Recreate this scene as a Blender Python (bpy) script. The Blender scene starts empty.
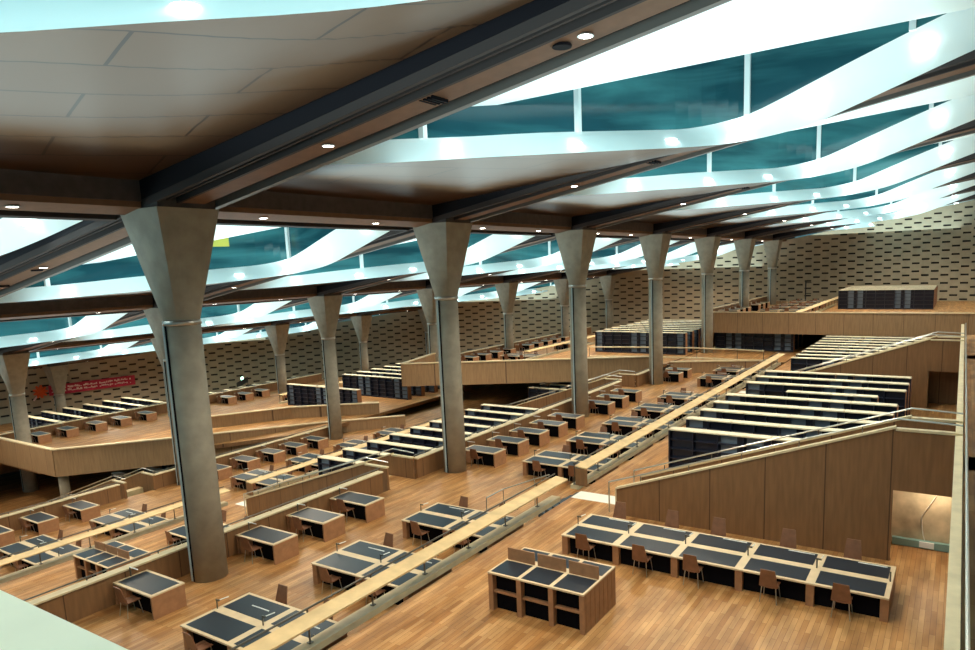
import bpy, math, random
from mathutils import Matrix, Vector
random.seed(7)
sc = bpy.context.scene
COL = sc.collection
PI = math.pi

# ------------------------------------------------------------------ camera, world, exposure
ZO = 18.0                       # height of the camera over the lowest floor
cam_d = bpy.data.cameras.new('camera'); cam = bpy.data.objects.new('camera', cam_d); COL.objects.link(cam)
YAW, PITCH, ROLL = 0.556995, 0.155396, -0.0350280
ca, sa, cb, sb, cc, s_c = math.cos(YAW), math.sin(YAW), math.cos(PITCH), math.sin(PITCH), math.cos(ROLL), math.sin(ROLL)
fw = Vector((ca*cb, sa*cb, -sb)); r0 = Vector((sa, -ca, 0)); u0 = r0.cross(fw)
rt = cc*r0 + s_c*u0; up = -s_c*r0 + cc*u0
M = Matrix.Identity(4)
for i in range(3):
    M[i][0] = rt[i]; M[i][1] = up[i]; M[i][2] = -fw[i]
M[0][3], M[1][3], M[2][3] = 0, 0, ZO
cam.matrix_world = M
cam_d.sensor_width = 36; cam_d.lens = 697.96/975*36
cam_d.shift_x = (487.5-529.56)/975; cam_d.shift_y = (375.0-325.0)/975
cam_d.clip_end = 400; cam_d.clip_start = .05
sc.camera = cam
world = bpy.data.worlds.new('night'); sc.world = world; world.use_nodes = True
bg = world.node_tree.nodes['Background']; bg.inputs[0].default_value = (.10, .30, .36, 1); bg.inputs[1].default_value = .35
sc.view_settings.view_transform = 'Standard'; sc.view_settings.look = 'None'
sc.view_settings.exposure = 0.9; sc.view_settings.gamma = 1.0; sc.view_settings.use_curve_mapping = False
try:
    sc.cycles.max_bounces = 5; sc.cycles.diffuse_bounces = 3; sc.cycles.glossy_bounces = 2
    sc.cycles.sample_clamp_indirect = 6; sc.cycles.use_denoising = True
except Exception: pass
UP_W, UP_C = 700, (.70, .97, 1.0)      # unseen area lights added in mid air to brighten the skylight soffits
DN_W, DN_C = 1300, (1.0, .87, .68)      # downlights over the floor
WALL_W = 900

# ------------------------------------------------------------------ grid
X0, DX, Y0, DY, S = 13.15, 13.55, 21.2, 23.4, .168      # columns and roof slope
WC, WR = (20.0, 15.0), 82.0                              # round outer wall
def zr(y, zt): return zt - S*(y-Y0) + ZO
def wallx(y):
    d = WR*WR-(y-WC[1])**2
    return WC[0]+math.sqrt(max(d, 0))

# ------------------------------------------------------------------ materials
def newmat(n):
    m = bpy.data.materials.new(n); m.use_nodes = True
    nt = m.node_tree; b = nt.nodes['Principled BSDF']; return m, nt, b
def plain(n, c, rough=.6, metal=0, spec=.5, var=0, scale=3):
    m, nt, b = newmat(n); b.inputs['Roughness'].default_value = rough; b.inputs['Metallic'].default_value = metal
    b.inputs['Specular IOR Level'].default_value = spec
    b.inputs['Base Color'].default_value = (*c, 1)
    if var:
        g = nt.nodes.new('ShaderNodeNewGeometry'); t = nt.nodes.new('ShaderNodeTexNoise'); t.inputs['Scale'].default_value = scale
        t.inputs['Detail'].default_value = 5
        r = nt.nodes.new('ShaderNodeValToRGB'); r.color_ramp.elements[0].position = .3; r.color_ramp.elements[1].position = .7
        r.color_ramp.elements[0].color = (*[x*(1-var) for x in c], 1); r.color_ramp.elements[1].color = (*[min(1, x*(1+var)) for x in c], 1)
        nt.links.new(g.outputs['Position'], t.inputs['Vector']); nt.links.new(t.outputs['Fac'], r.inputs[0]); nt.links.new(r.outputs[0], b.inputs['Base Color'])
    return m
def emit(n, c, s):
    m, nt, b = newmat(n); b.inputs['Base Color'].default_value = (*c, 1)
    b.inputs['Emission Color'].default_value = (*c, 1); b.inputs['Emission Strength'].default_value = s; return m
def parquet():
    m, nt, b = newmat('parquet'); L = nt.links
    g = nt.nodes.new('ShaderNodeNewGeometry')
    br = nt.nodes.new('ShaderNodeTexBrick'); br.offset = .5
    br.inputs['Color1'].default_value = (.40, .185, .056, 1); br.inputs['Color2'].default_value = (.56, .32, .13, 1)
    br.inputs['Mortar'].default_value = (.2, .08, .025, 1); br.inputs['Scale'].default_value = 1
    br.inputs['Mortar Size'].default_value = .004; br.inputs['Brick Width'].default_value = 1.3; br.inputs['Row Height'].default_value = .13
    L.new(g.outputs['Position'], br.inputs['Vector'])
    mp = nt.nodes.new('ShaderNodeMapping'); mp.inputs['Scale'].default_value = (.5, 2.2, 1)
    L.new(g.outputs['Position'], mp.inputs['Vector'])
    n = nt.nodes.new('ShaderNodeTexNoise'); n.inputs['Scale'].default_value = 1.2; n.inputs['Detail'].default_value = 6; L.new(mp.outputs[0], n.inputs['Vector'])
    r = nt.nodes.new('ShaderNodeValToRGB'); r.color_ramp.elements[0].position = .35; r.color_ramp.elements[1].position = .68
    r.color_ramp.elements[0].color = (.66, .6, .55, 1); r.color_ramp.elements[1].color = (1.15, 1.12, 1.1, 1); L.new(n.outputs['Fac'], r.inputs[0])
    mx = nt.nodes.new('ShaderNodeMixRGB'); mx.blend_type = 'MULTIPLY'; mx.inputs[0].default_value = 1
    L.new(br.outputs['Color'], mx.inputs[1]); L.new(r.outputs[0], mx.inputs[2]); L.new(mx.outputs[0], b.inputs['Base Color'])
    b.inputs['Roughness'].default_value = .42; b.inputs['Specular IOR Level'].default_value = .35
    return m
def panelled(n, c, step=1.8, rough=.55):
    """wood panelling with thin vertical joints"""
    m, nt, b = newmat(n); L = nt.links
    g = nt.nodes.new('ShaderNodeNewGeometry'); sp = nt.nodes.new('ShaderNodeSeparateXYZ'); L.new(g.outputs['Position'], sp.inputs[0])
    ad = nt.nodes.new('ShaderNodeMath'); ad.operation = 'ADD'; L.new(sp.outputs[0], ad.inputs[0]); L.new(sp.outputs[1], ad.inputs[1])
    mo = nt.nodes.new('ShaderNodeMath'); mo.operation = 'MODULO'; mo.inputs[1].default_value = step
    of = nt.nodes.new('ShaderNodeMath'); of.operation = 'ADD'; of.inputs[1].default_value = 1.36; L.new(ad.outputs[0], of.inputs[0]); L.new(of.outputs[0], mo.inputs[0])
    lt = nt.nodes.new('ShaderNodeMath'); lt.operation = 'LESS_THAN'; lt.inputs[1].default_value = .035; L.new(mo.outputs[0], lt.inputs[0])
    mp = nt.nodes.new('ShaderNodeMapping'); mp.inputs['Scale'].default_value = (6, 6, .6); L.new(g.outputs['Position'], mp.inputs['Vector'])
    no = nt.nodes.new('ShaderNodeTexNoise'); no.inputs['Scale'].default_value = 1.5; no.inputs['Detail'].default_value = 5; L.new(mp.outputs[0], no.inputs['Vector'])
    r = nt.nodes.new('ShaderNodeValToRGB'); r.color_ramp.elements[0].color = (*[x*.88 for x in c], 1); r.color_ramp.elements[1].color = (*[x*1.12 for x in c], 1)
    r.color_ramp.elements[0].position = .35; r.color_ramp.elements[1].position = .65; L.new(no.outputs['Fac'], r.inputs[0])
    mx = nt.nodes.new('ShaderNodeMixRGB'); L.new(lt.outputs[0], mx.inputs[0]); L.new(r.outputs[0], mx.inputs[1]); mx.inputs[2].default_value = (c[0]*.35, c[1]*.3, c[2]*.3, 1)
    L.new(mx.outputs[0], b.inputs['Base Color']); b.inputs['Roughness'].default_value = rough; return m
def ceilpanel():
    """large satin metal ceiling panels with thin joints along and across the slope"""
    m, nt, b = newmat('ceiling_panel'); L = nt.links
    g = nt.nodes.new('ShaderNodeNewGeometry')
    br = nt.nodes.new('ShaderNodeTexBrick'); br.offset = .5
    for k, c in (('Color1', (.058, .030, .0165)), ('Color2', (.066, .035, .019)), ('Mortar', (.02, .010, .006))): br.inputs[k].default_value = (*c, 1)
    br.inputs['Scale'].default_value = 1; br.inputs['Mortar Size'].default_value = .035; br.inputs['Brick Width'].default_value = 5.5; br.inputs['Row Height'].default_value = 1.9
    mp = nt.nodes.new('ShaderNodeMapping'); mp.inputs['Rotation'].default_value = (0, 0, .3); L.new(g.outputs['Position'], mp.inputs['Vector'])
    L.new(mp.outputs[0], br.inputs['Vector']); L.new(br.outputs['Color'], b.inputs['Base Color'])
    b.inputs['Metallic'].default_value = .0; b.inputs['Roughness'].default_value = .38; b.inputs['Specular IOR Level'].default_value = .03; return m
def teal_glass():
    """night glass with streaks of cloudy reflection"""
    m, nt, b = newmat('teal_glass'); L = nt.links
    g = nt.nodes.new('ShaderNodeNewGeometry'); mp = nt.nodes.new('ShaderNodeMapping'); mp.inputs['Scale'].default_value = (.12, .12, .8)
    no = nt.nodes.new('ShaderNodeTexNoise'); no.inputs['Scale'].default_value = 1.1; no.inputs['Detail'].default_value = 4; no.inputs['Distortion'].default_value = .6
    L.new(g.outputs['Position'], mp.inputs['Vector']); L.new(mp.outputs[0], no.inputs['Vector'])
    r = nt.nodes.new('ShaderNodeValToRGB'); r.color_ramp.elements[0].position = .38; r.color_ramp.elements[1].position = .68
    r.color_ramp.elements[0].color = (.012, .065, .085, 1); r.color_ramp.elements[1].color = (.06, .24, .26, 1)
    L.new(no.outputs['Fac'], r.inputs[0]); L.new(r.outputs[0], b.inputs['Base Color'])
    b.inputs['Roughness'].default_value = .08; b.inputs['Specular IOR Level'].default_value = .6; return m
MAT = dict(
    floor=parquet(), wall=panelled('wood_panelling', (.225, .115, .048), 1.8), deck=panelled('pale_wood_panelling', (.31, .195, .10), 2.4),
    cap=plain('pale_wood_trim', (.68, .56, .35), .5, var=.1), board=plain('pale_wood_board', (.68, .50, .26), .5, var=.15, scale=2),
    desk=plain('red_brown_wood', (.35, .175, .085), .5, var=.15, scale=5), edge=plain('light_wood_edge', (.70, .54, .34), .5, var=.08),
    pad=plain('slate_inlay', (.012, .02, .032), .38, 0, .45), dark=plain('desk_shade_black', (.005, .0045, .006), .9, 0, .05),  # black for the sheets that stand in for shade under desks
    chair=plain('chair_plywood', (.23, .105, .055), .4, var=.15, scale=6), steel=plain('brushed_steel', (.55, .55, .52), .3, .9),
    rail=plain('dark_steel', (.16, .15, .13), .35, .8), concrete=plain('concrete', (.33, .31, .25), .75, var=.13, scale=2.2),
    shelf=plain('black_steel_shelf', (.012, .016, .035), .45), palepipe=plain('pale_blue_pipe', (.42, .52, .54), .45), bluepanel=plain('pale_blue_steel', (.19, .26, .35), .5), shelftop=plain('shelf_top_board', (.72, .64, .46), .5, var=.06),
    shelfend=plain('shelf_end_wood', (.34, .16, .08), .5), white=plain('white_soffit', (.78, .9, .9), .6), book=plain('pale_books', (.55, .6, .66), .7, var=.3, scale=9),
    beam=plain('dark_beam_concrete', (.075, .06, .056), .7, var=.2, scale=3), beamblack=plain('unlit_girder_black', (.008, .007, .010), .7, 0, .15), beamdark=plain('black_track', (.006, .005, .007), .8, 0, .08),  # girder black has the shade of the unlit sides in its colour
    beamsoffit=plain('brown_soffit', (.20, .115, .07), .7, 0, .15, var=.08), beamrail=plain('grey_brown_rail', (.05, .04, .038), .7, 0, .15), beamedge=plain('grey_edge_rail', (.16, .145, .13), .6, 0, .3),
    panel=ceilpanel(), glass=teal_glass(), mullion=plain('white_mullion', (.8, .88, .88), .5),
    lamp=emit('lamp_glow', (1.0, .93, .8), 14), lampw=emit('cool_lamp_glow', (.9, 1.0, 1.0), 12), tube=plain('white_lamp_tube', (.85, .88, .85), .3),
    stone=plain('white_stone', (.80, .80, .72), .5, var=.05), slate=plain('dark_slate_step', (.05, .07, .09), .5),
    ledge=plain('pale_green_plaster', (.86, .88, .70), .75, var=.04), plaster=plain('wall_cladding', (.42, .345, .24), .8, var=.08, scale=1.2),
    slot=plain('dark_wall_slot', (.03, .022, .02), .9), stain=plain('stained_board', (.55, .42, .26), .8, var=.4, scale=1.4),
    red=plain('red_banner_cloth', (.50, .03, .07), .8, var=.12, scale=3), orange=plain('orange_paint', (.85, .13, .03), .7), text=plain('pale_lettering', (.85, .62, .6), .8),
    skirt=plain('green_grey_metal', (.25, .42, .40), .4, .3), cable=plain('white_cable', (.8, .72, .6), .6), yellow=plain('yellow_sign', (.75, .72, .12), .6),
    exit=emit('exit_glow', (.45, 1, .75), 6), black=plain('black_metal', (.015, .015, .015), .5))

# ------------------------------------------------------------------ mesh helpers
class MB:
    def __init__(s): s.v = []; s.f = []; s.mi = []; s.mats = []
    def m(s, n):
        if n not in s.mats: s.mats.append(n)
        return s.mats.index(n)
    def poly(s, pts, mat, faces=None):
        o = len(s.v); s.v += [tuple(p) for p in pts]; k = s.m(mat)
        for f in (faces or [tuple(range(len(pts)))]): s.f.append(tuple(o+i for i in f)); s.mi.append(k)
    def box(s, x0, x1, y0, y1, z0, z1, mat):
        p = [(x0, y0, z0), (x1, y0, z0), (x1, y1, z0), (x0, y1, z0), (x0, y0, z1), (x1, y0, z1), (x1, y1, z1), (x0, y1, z1)]
        s.poly(p, mat, [(3, 2, 1, 0), (4, 5, 6, 7), (0, 1, 5, 4), (1, 2, 6, 5), (2, 3, 7, 6), (3, 0, 4, 7)])
    def hexa(s, p, mat):
        s.poly(p, mat, [(3, 2, 1, 0), (4, 5, 6, 7), (0, 1, 5, 4), (1, 2, 6, 5), (2, 3, 7, 6), (3, 0, 4, 7)])
    def prism(s, plan, z0, z1, mat):
        """plan: CCW list of (x,y); z0/z1 number or function(x,y)"""
        g0 = z0 if callable(z0) else (lambda x, y: z0); g1 = z1 if callable(z1) else (lambda x, y: z1)
        n = len(plan); p = [(x, y, g0(x, y)) for x, y in plan]+[(x, y, g1(x, y)) for x, y in plan]
        s.poly(p, mat, [tuple(range(n-1, -1, -1)), tuple(range(n, 2*n))]+[(i, (i+1) % n, n+(i+1) % n, n+i) for i in range(n)])
    def wallseg(s, a, b, zb, za_t, zb_t, th, mat):
        """upright slab from plan point a to b, bottom zb, top heights at a and b"""
        ax, ay = a; bx, by = b; d = math.hypot(bx-ax, by-ay); nx, ny = -(by-ay)/d*th/2, (bx-ax)/d*th/2
        z0a, z0b = zb if isinstance(zb, tuple) else (zb, zb)
        s.hexa([(ax+nx, ay+ny, z0a), (ax-nx, ay-ny, z0a), (bx-nx, by-ny, z0b), (bx+nx, by+ny, z0b),
                (ax+nx, ay+ny, za_t), (ax-nx, ay-ny, za_t), (bx-nx, by-ny, zb_t), (bx+nx, by+ny, zb_t)], mat)
    def tube(s, a, b, r, mat, n=8, r2=None):
        a = Vector(a); b = Vector(b); d = (b-a).normalized(); q = Vector((0, 0, 1)) if abs(d.z) < .9 else Vector((1, 0, 0))
        e = d.cross(q).normalized(); g = d.cross(e); r2 = r if r2 is None else r2
        p = [a+(e*math.cos(2*PI*i/n)+g*math.sin(2*PI*i/n))*r for i in range(n)]+[b+(e*math.cos(2*PI*i/n)+g*math.sin(2*PI*i/n))*r2 for i in range(n)]
        s.poly(p, mat, [tuple(range(n)), tuple(range(2*n-1, n-1, -1))]+[(i, n+i, n+(i+1) % n, (i+1) % n) for i in range(n)])
    def mesh(s, name, smooth=False):
        me = bpy.data.meshes.new(name); me.from_pydata(s.v, [], s.f)
        for n in s.mats: me.materials.append(MAT[n])
        for i, p in enumerate(me.polygons):
            p.material_index = s.mi[i]
            if smooth: p.use_smooth = True
        me.update(); return me
def link(name, me, parent=None, loc=(0, 0, 0), rz=0):
    o = bpy.data.objects.new(name, me); COL.objects.link(o)
    if parent: o.parent = parent
    o.location = loc; o.rotation_euler = (0, 0, rz); return o
def tag(o, label, cat, group=None):
    o['label'] = label; o['category'] = cat
    if group: o['group'] = group
    return o
def struct(name, mb, parent=None, smooth=False):
    o = link(name, mb.mesh(name, smooth), parent)
    if not parent: o['kind'] = 'structure'
    return o
def place(parts, name, loc, rz, label, cat, group=None):
    """parts: list of (name, mesh, [subparts]) shared between copies"""
    r = bpy.data.objects.new(name, None); r.empty_display_size = .2; COL.objects.link(r)
    r.location = loc; r.rotation_euler = (0, 0, rz); tag(r, label, cat, group)
    for pn, me, sub in parts:
        c = bpy.data.objects.new(pn, me); COL.objects.link(c); c.parent = r
        for sn, sm in sub:
            d = bpy.data.objects.new(sn, sm); COL.objects.link(d); d.parent = c
    return r
def B(name, fn, smooth=False):
    mb = MB(); fn(mb); return mb.mesh(name, smooth)
ORD = ['nearest', 'second', 'third', 'fourth', 'fifth', 'sixth', 'seventh', 'eighth', 'ninth', 'tenth', 'eleventh', 'twelfth', 'thirteenth', 'fourteenth', 'fifteenth', 'sixteenth', 'seventeenth', 'eighteenth', 'nineteenth', 'twentieth']

# ------------------------------------------------------------------ floors (levels fall by terraces towards +Y)
def arcplan(x0, y0, y1, xend=None):
    """plan polygon from x0 to the round wall between y0 and y1"""
    pts = [(x0, y0)]
    n = 8
    for i in range(n+1):
        y = y0+(y1-y0)*i/n
        pts.append(((xend if xend else wallx(y)+.3), y))
    pts.append((x0, y1)); return pts
def slab(name, plan, z, th=.35, mat='floor', side='wall'):
    mb = MB(); n = len(plan)
    mb.poly([(x, y, z+ZO) for x, y in plan], mat)
    mb.poly([(x, y, z-th+ZO) for x, y in plan][::-1], side)
    for i in range(n):
        (x, y), (u, v) = plan[i], plan[(i+1) % n]
        mb.poly([(x, y, z-th+ZO), (u, v, z-th+ZO), (u, v, z+ZO), (x, y, z+ZO)], side)
    return struct(name, mb)
EO = [0, 22.5, 45.6]; OO = [0, 23.25, 47.0]
ZE = [-9.1, -13.0, -16.9]; ZD = [-10.0, -13.9, -17.8]
slab('floor', arcplan(2, -9, 12.78), ZE[0], .9)
slab('floor', arcplan(0, 12.78, 22.05), ZD[0])
slab('floor', arcplan(0, 22.3, 35.3), ZE[1], .9)
slab('floor', arcplan(0, 35.3, 45.3), ZD[1])
slab('floor', arcplan(0, 45.5, 58.4), ZE[2], .9)
slab('floor', arcplan(0, 58.4, 90), ZD[2])
slab('floor', [(2, -14), (60, -14), (60, -.1), (2, -.1)], -6.1)
# raised decks in the far part of the hall
slab('floor', [(69.0, -12), (96, -12), (wallx(0)+.3, 0), (wallx(13)+.3, 13.2), (wallx(22)+.3, 22.2), (69.0, 22.2)], -6.1, .3)
slab('floor', [(59.4, 22.1), (62.8, 14.2), (62.8, 12.9), (wallx(13)+.3, 13.2), (wallx(22)+.3, 22.1)], -9.1, .6)
slab('floor', [(59, 22.3), (wallx(22)+.3, 22.3), (wallx(30)+.3, 30), (wallx(35.4)+.3, 35.4), (51.0, 35.4)], -9.1, .3)
slab('floor', [(51.0, 35.4), (wallx(35.4)+.3, 35.4), (wallx(45)+.3, 45.3), (57, 45.3), (46.5, 42.4)], -10.0, .3)
slab('floor', [(23.6, 55.9), (29.9, 50.6), (38, 45.4), (wallx(45.4)+.3, 45.4), (wallx(58)+.3, 58.2), (23.6, 58.2)], -13.0, .3)
slab('floor', [(23.6, 58.2), (wallx(58)+.3, 58.2), (wallx(64)+.3, 64), (wallx(70.5)+.3, 70.5), (10, 70.5), (10, 64.6), (23.6, 64.6)], -13.9, .3)
slab('floor', [(10, 70.6), (wallx(70.6)+.3, 70.6), (wallx(80)+.3, 80), (wallx(88)+.3, 88), (wallx(94)+.3, 94), (10, 95)], -16.1, .3)

# ------------------------------------------------------------------ outer wall with rows of slots
def outer_wall():
    mb = MB(); a0, a1 = math.radians(-32), math.radians(104)
    R = WR; pitch = 2.15/R; rows = []
    n = int((a1-a0)/pitch)
    def P(a, z, r=R): return (WC[0]+r*math.cos(a), WC[1]+r*math.sin(a), z+ZO)
    ztop = lambda a: 2.25-S*(WC[1]+R*math.sin(a)-Y0)
    rh, sh = .5, .21
    zmin = -18.2; nr = int((8-zmin)/rh)
    for i in range(n):
        for h in (0, 1):
            b0 = a0+(i+h*.5)*pitch; b1 = b0+pitch*.5
            zt_ = ztop((b0+b1)/2)
            z = zmin
            cuts = []
            for r in range(nr):
                if r % 2 != h: continue
                za = zmin+r*rh+.2; zb = za+sh
                if zb > zt_-.5: break
                cuts.append((za, zb))
            z = zmin; s0 = b0+pitch*.055; s1 = b1-pitch*.055
            for za, zb in cuts:
                mb.poly([P(b1, z), P(b0, z), P(b0, za), P(b1, za)], 'plaster')
                mb.poly([P(s0, za), P(b0, za), P(b0, zb), P(s0, zb)], 'plaster')
                mb.poly([P(b1, za), P(s1, za), P(s1, zb), P(b1, zb)], 'plaster')
                Q = R+.3
                mb.poly([P(s1, za, Q), P(s0, za, Q), P(s0, zb, Q), P(s1, zb, Q)], 'slot')
                mb.poly([P(s1, za), P(s0, za), P(s0, za, Q), P(s1, za, Q)], 'slot')
                mb.poly([P(s0, zb), P(s1, zb), P(s1, zb, Q), P(s0, zb, Q)], 'slot')
                mb.poly([P(s0, za), P(s0, zb), P(s0, zb, Q), P(s0, za, Q)], 'slot')
                mb.poly([P(s1, zb), P(s1, za), P(s1, za, Q), P(s1, zb, Q)], 'slot')
                z = zb
            mb.poly([P(b1, z), P(b0, z), P(b0, ztop(b0)), P(b1, ztop(b1))], 'plaster')
    # coping lip
    for i in range(n):
        b0 = a0+i*pitch; b1 = b0+pitch
        mb.poly([P(b0, ztop(b0)), P(b1, ztop(b1)), P(b1, ztop(b1), R+1.5), P(b0, ztop(b0), R+1.5)], 'plaster')
    struct('wall_back', mb)
outer_wall()
mb = MB(); mb.box(2, 60, -14.3, -14.05, ZO-9.1, ZO+7, 'plaster'); struct('wall_right', mb)

# ------------------------------------------------------------------ roof
def girder(n):
    xc = X0+n*DX; y0 = -26.0
    ymax = 100
    while ymax > 0 and (xc-WC[0])**2+(ymax-WC[1])**2 > (WR+1)**2: ymax -= 1
    mb = MB()
    def bar(a, b, za, zb, mat, m=mb):
        m.hexa([(xc+a, y0, zr(y0, za)), (xc+b, y0, zr(y0, za)), (xc+b, ymax, zr(ymax, za)), (xc+a, ymax, zr(ymax, za)),
                (xc+a, y0, zr(y0, zb)), (xc+b, y0, zr(y0, zb)), (xc+b, ymax, zr(ymax, zb)), (xc+a, ymax, zr(ymax, zb))], mat)
    bar(-1.0, 1.2, 2.3, 3.45, 'beamblack')
    bar(-.98, -.86, 2.08, 2.3, 'beamrail'); bar(-.84, -.36, 2.24, 2.3, 'beamdark'); bar(-.66, -.58, 2.12, 2.24, 'beamrail')
    bar(-.34, -.24, 2.05, 2.3, 'beamrail'); bar(-.22, .58, 2.08, 2.3, 'beamsoffit'); bar(.6, 1.0, 2.24, 2.3, 'beamdark'); bar(1.02, 1.22, 2.02, 2.3, 'beamedge')
    root = struct('ceiling', mb)
    # fittings between the columns
    for k in range(-1, 5):
        for t in (.3, .62):
            y = Y0+(k-t)*DY
            if y > ymax-2: continue
            d = MB(); x = xc+.16
            d.tube((x, y, zr(y, 2.075)), (x, y, zr(y, 2.05)), .17, 'steel', 12)
            d.tube((x, y, zr(y, 2.05)), (x, y, zr(y, 2.045)), .13, 'lamp', 12)
            struct('downlight', d, root)
        y = Y0+(k-.46)*DY
        if y < ymax-2:
            d = MB()
            for i in range(7): d.box(xc-.12, xc+.46, y+i*.12, y+i*.12+.05, zr(y, 2.0), zr(y, 2.09), 'beamdark')
            struct('air_vent', d, root)
            d = MB(); d.tube((xc+.16, y-3.2, zr(y-3.2, 2.09)), (xc+.16, y-3.2, zr(y-3.2, 2.03)), .2, 'beamdark', 14); struct('ceiling_speaker', d, root)
def crossbeam(k, n):
    xa = X0+n*DX+1.2; xb = X0+(n+1)*DX-1.0; yk = Y0+k*DY
    mb = MB()
    def bar(a, b, za, zb, mat):
        ya, yb = yk+a, yk+b
        mb.hexa([(xa, ya, zr(ya, za)), (xb, ya, zr(ya, za)), (xb, yb, zr(yb, za)), (xa, yb, zr(yb, za)),
                 (xa, ya, zr(ya, zb)), (xb, ya, zr(ya, zb)), (xb, yb, zr(yb, zb)), (xa, yb, zr(yb, zb))], mat)
    bar(-.25, 1.45, 2.25, 3.45, 'beam')
    bar(-.2, .75, 2.08, 2.25, 'beamsoffit'); bar(.8, 1.1, 2.2, 2.25, 'beamdark'); bar(1.2, 1.45, 2.05, 2.25, 'beamrail')
    root = struct('ceiling', mb)
    for fx in (.22, .72):
        x = xa+(xb-xa)*fx; y = yk+.3; d = MB()
        d.tube((x, y, zr(y, 2.08)), (x, y, zr(y, 2.05)), .17, 'steel', 12); d.tube((x, y, zr(y, 2.05)), (x, y, zr(y, 2.045)), .13, 'lamp', 12)
        struct('downlight', d, root)
LOW = [(1.2, -5.6, 2.08), (2.8, -7.1, 1.9), (4.6, -8.9, 1.74), (6.6, -10.55, 1.62), (8.6, -12.05, 1.54), (10.4, -13.25, 1.5), (11.7, -14.3, 1.5), (12.35, -15.6, 1.5),
       (12.5, -16.9, 1.56), (12.5, -18.7, 1.86), (12.52, -20.8, 2.25), (12.55, -22.0, 2.45)]
UPR = [(1.2, -5.9, 2.6), (2.8, -7.2, 2.52), (4.4, -8.4, 2.45), (6.2, -9.7, 2.42), (8.1, -10.9, 2.38), (9.8, -11.95, 2.34), (11.0, -12.9, 2.28), (11.6, -14.1, 2.27),
       (11.68, -15.2, 2.34), (11.68, -17.8, 2.88), (11.6, -20.3, 3.33), (11.6, -22.0, 3.55)]
def resample(c, m=3):
    out = []
    for i in range(len(c)-1):
        p0, p1, p2, p3 = c[max(i-1, 0)], c[i], c[i+1], c[min(i+2, len(c)-1)]
        for j in range(m):
            t = j/m
            out.append(tuple(.5*(2*p1[a]+(p2[a]-p0[a])*t+(2*p0[a]-5*p1[a]+4*p2[a]-p3[a])*t*t+(3*p1[a]-p0[a]-3*p2[a]+p3[a])*t**3) for a in range(3)))
    out.append(c[-1]); return out
LOW_STD, UPR_STD = resample(LOW), resample(UPR)
# the first bay left of the camera has a straighter, flatter band
LOW2 = [(1.2, -6.6, 1.9), (2.8, -8.1, 1.66), (4.7, -10.0, 1.5), (6.4, -11.6, 1.5), (8.1, -13.2, 1.5), (9.5, -14.5, 1.62), (10.8, -15.7, 1.9), (11.8, -16.8, 2.2), (12.3, -18.0, 2.38), (12.45, -19.3, 2.44), (12.5, -20.6, 2.46), (12.55, -22.0, 2.5)]
UPR2 = [(1.2, -6.2, 2.6), (2.8, -7.4, 2.5), (4.6, -8.9, 2.35), (6.4, -10.5, 2.3), (7.9, -12.0, 2.3), (9.1, -13.4, 2.45), (10.2, -14.7, 2.7), (10.9, -16.1, 2.95), (11.3, -17.6, 3.1), (11.45, -19.2, 3.25), (11.55, -20.6, 3.4), (11.6, -22.0, 3.55)]
LOW_V, UPR_V = resample(LOW2), resample(UPR2)
wn = [0]
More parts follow.
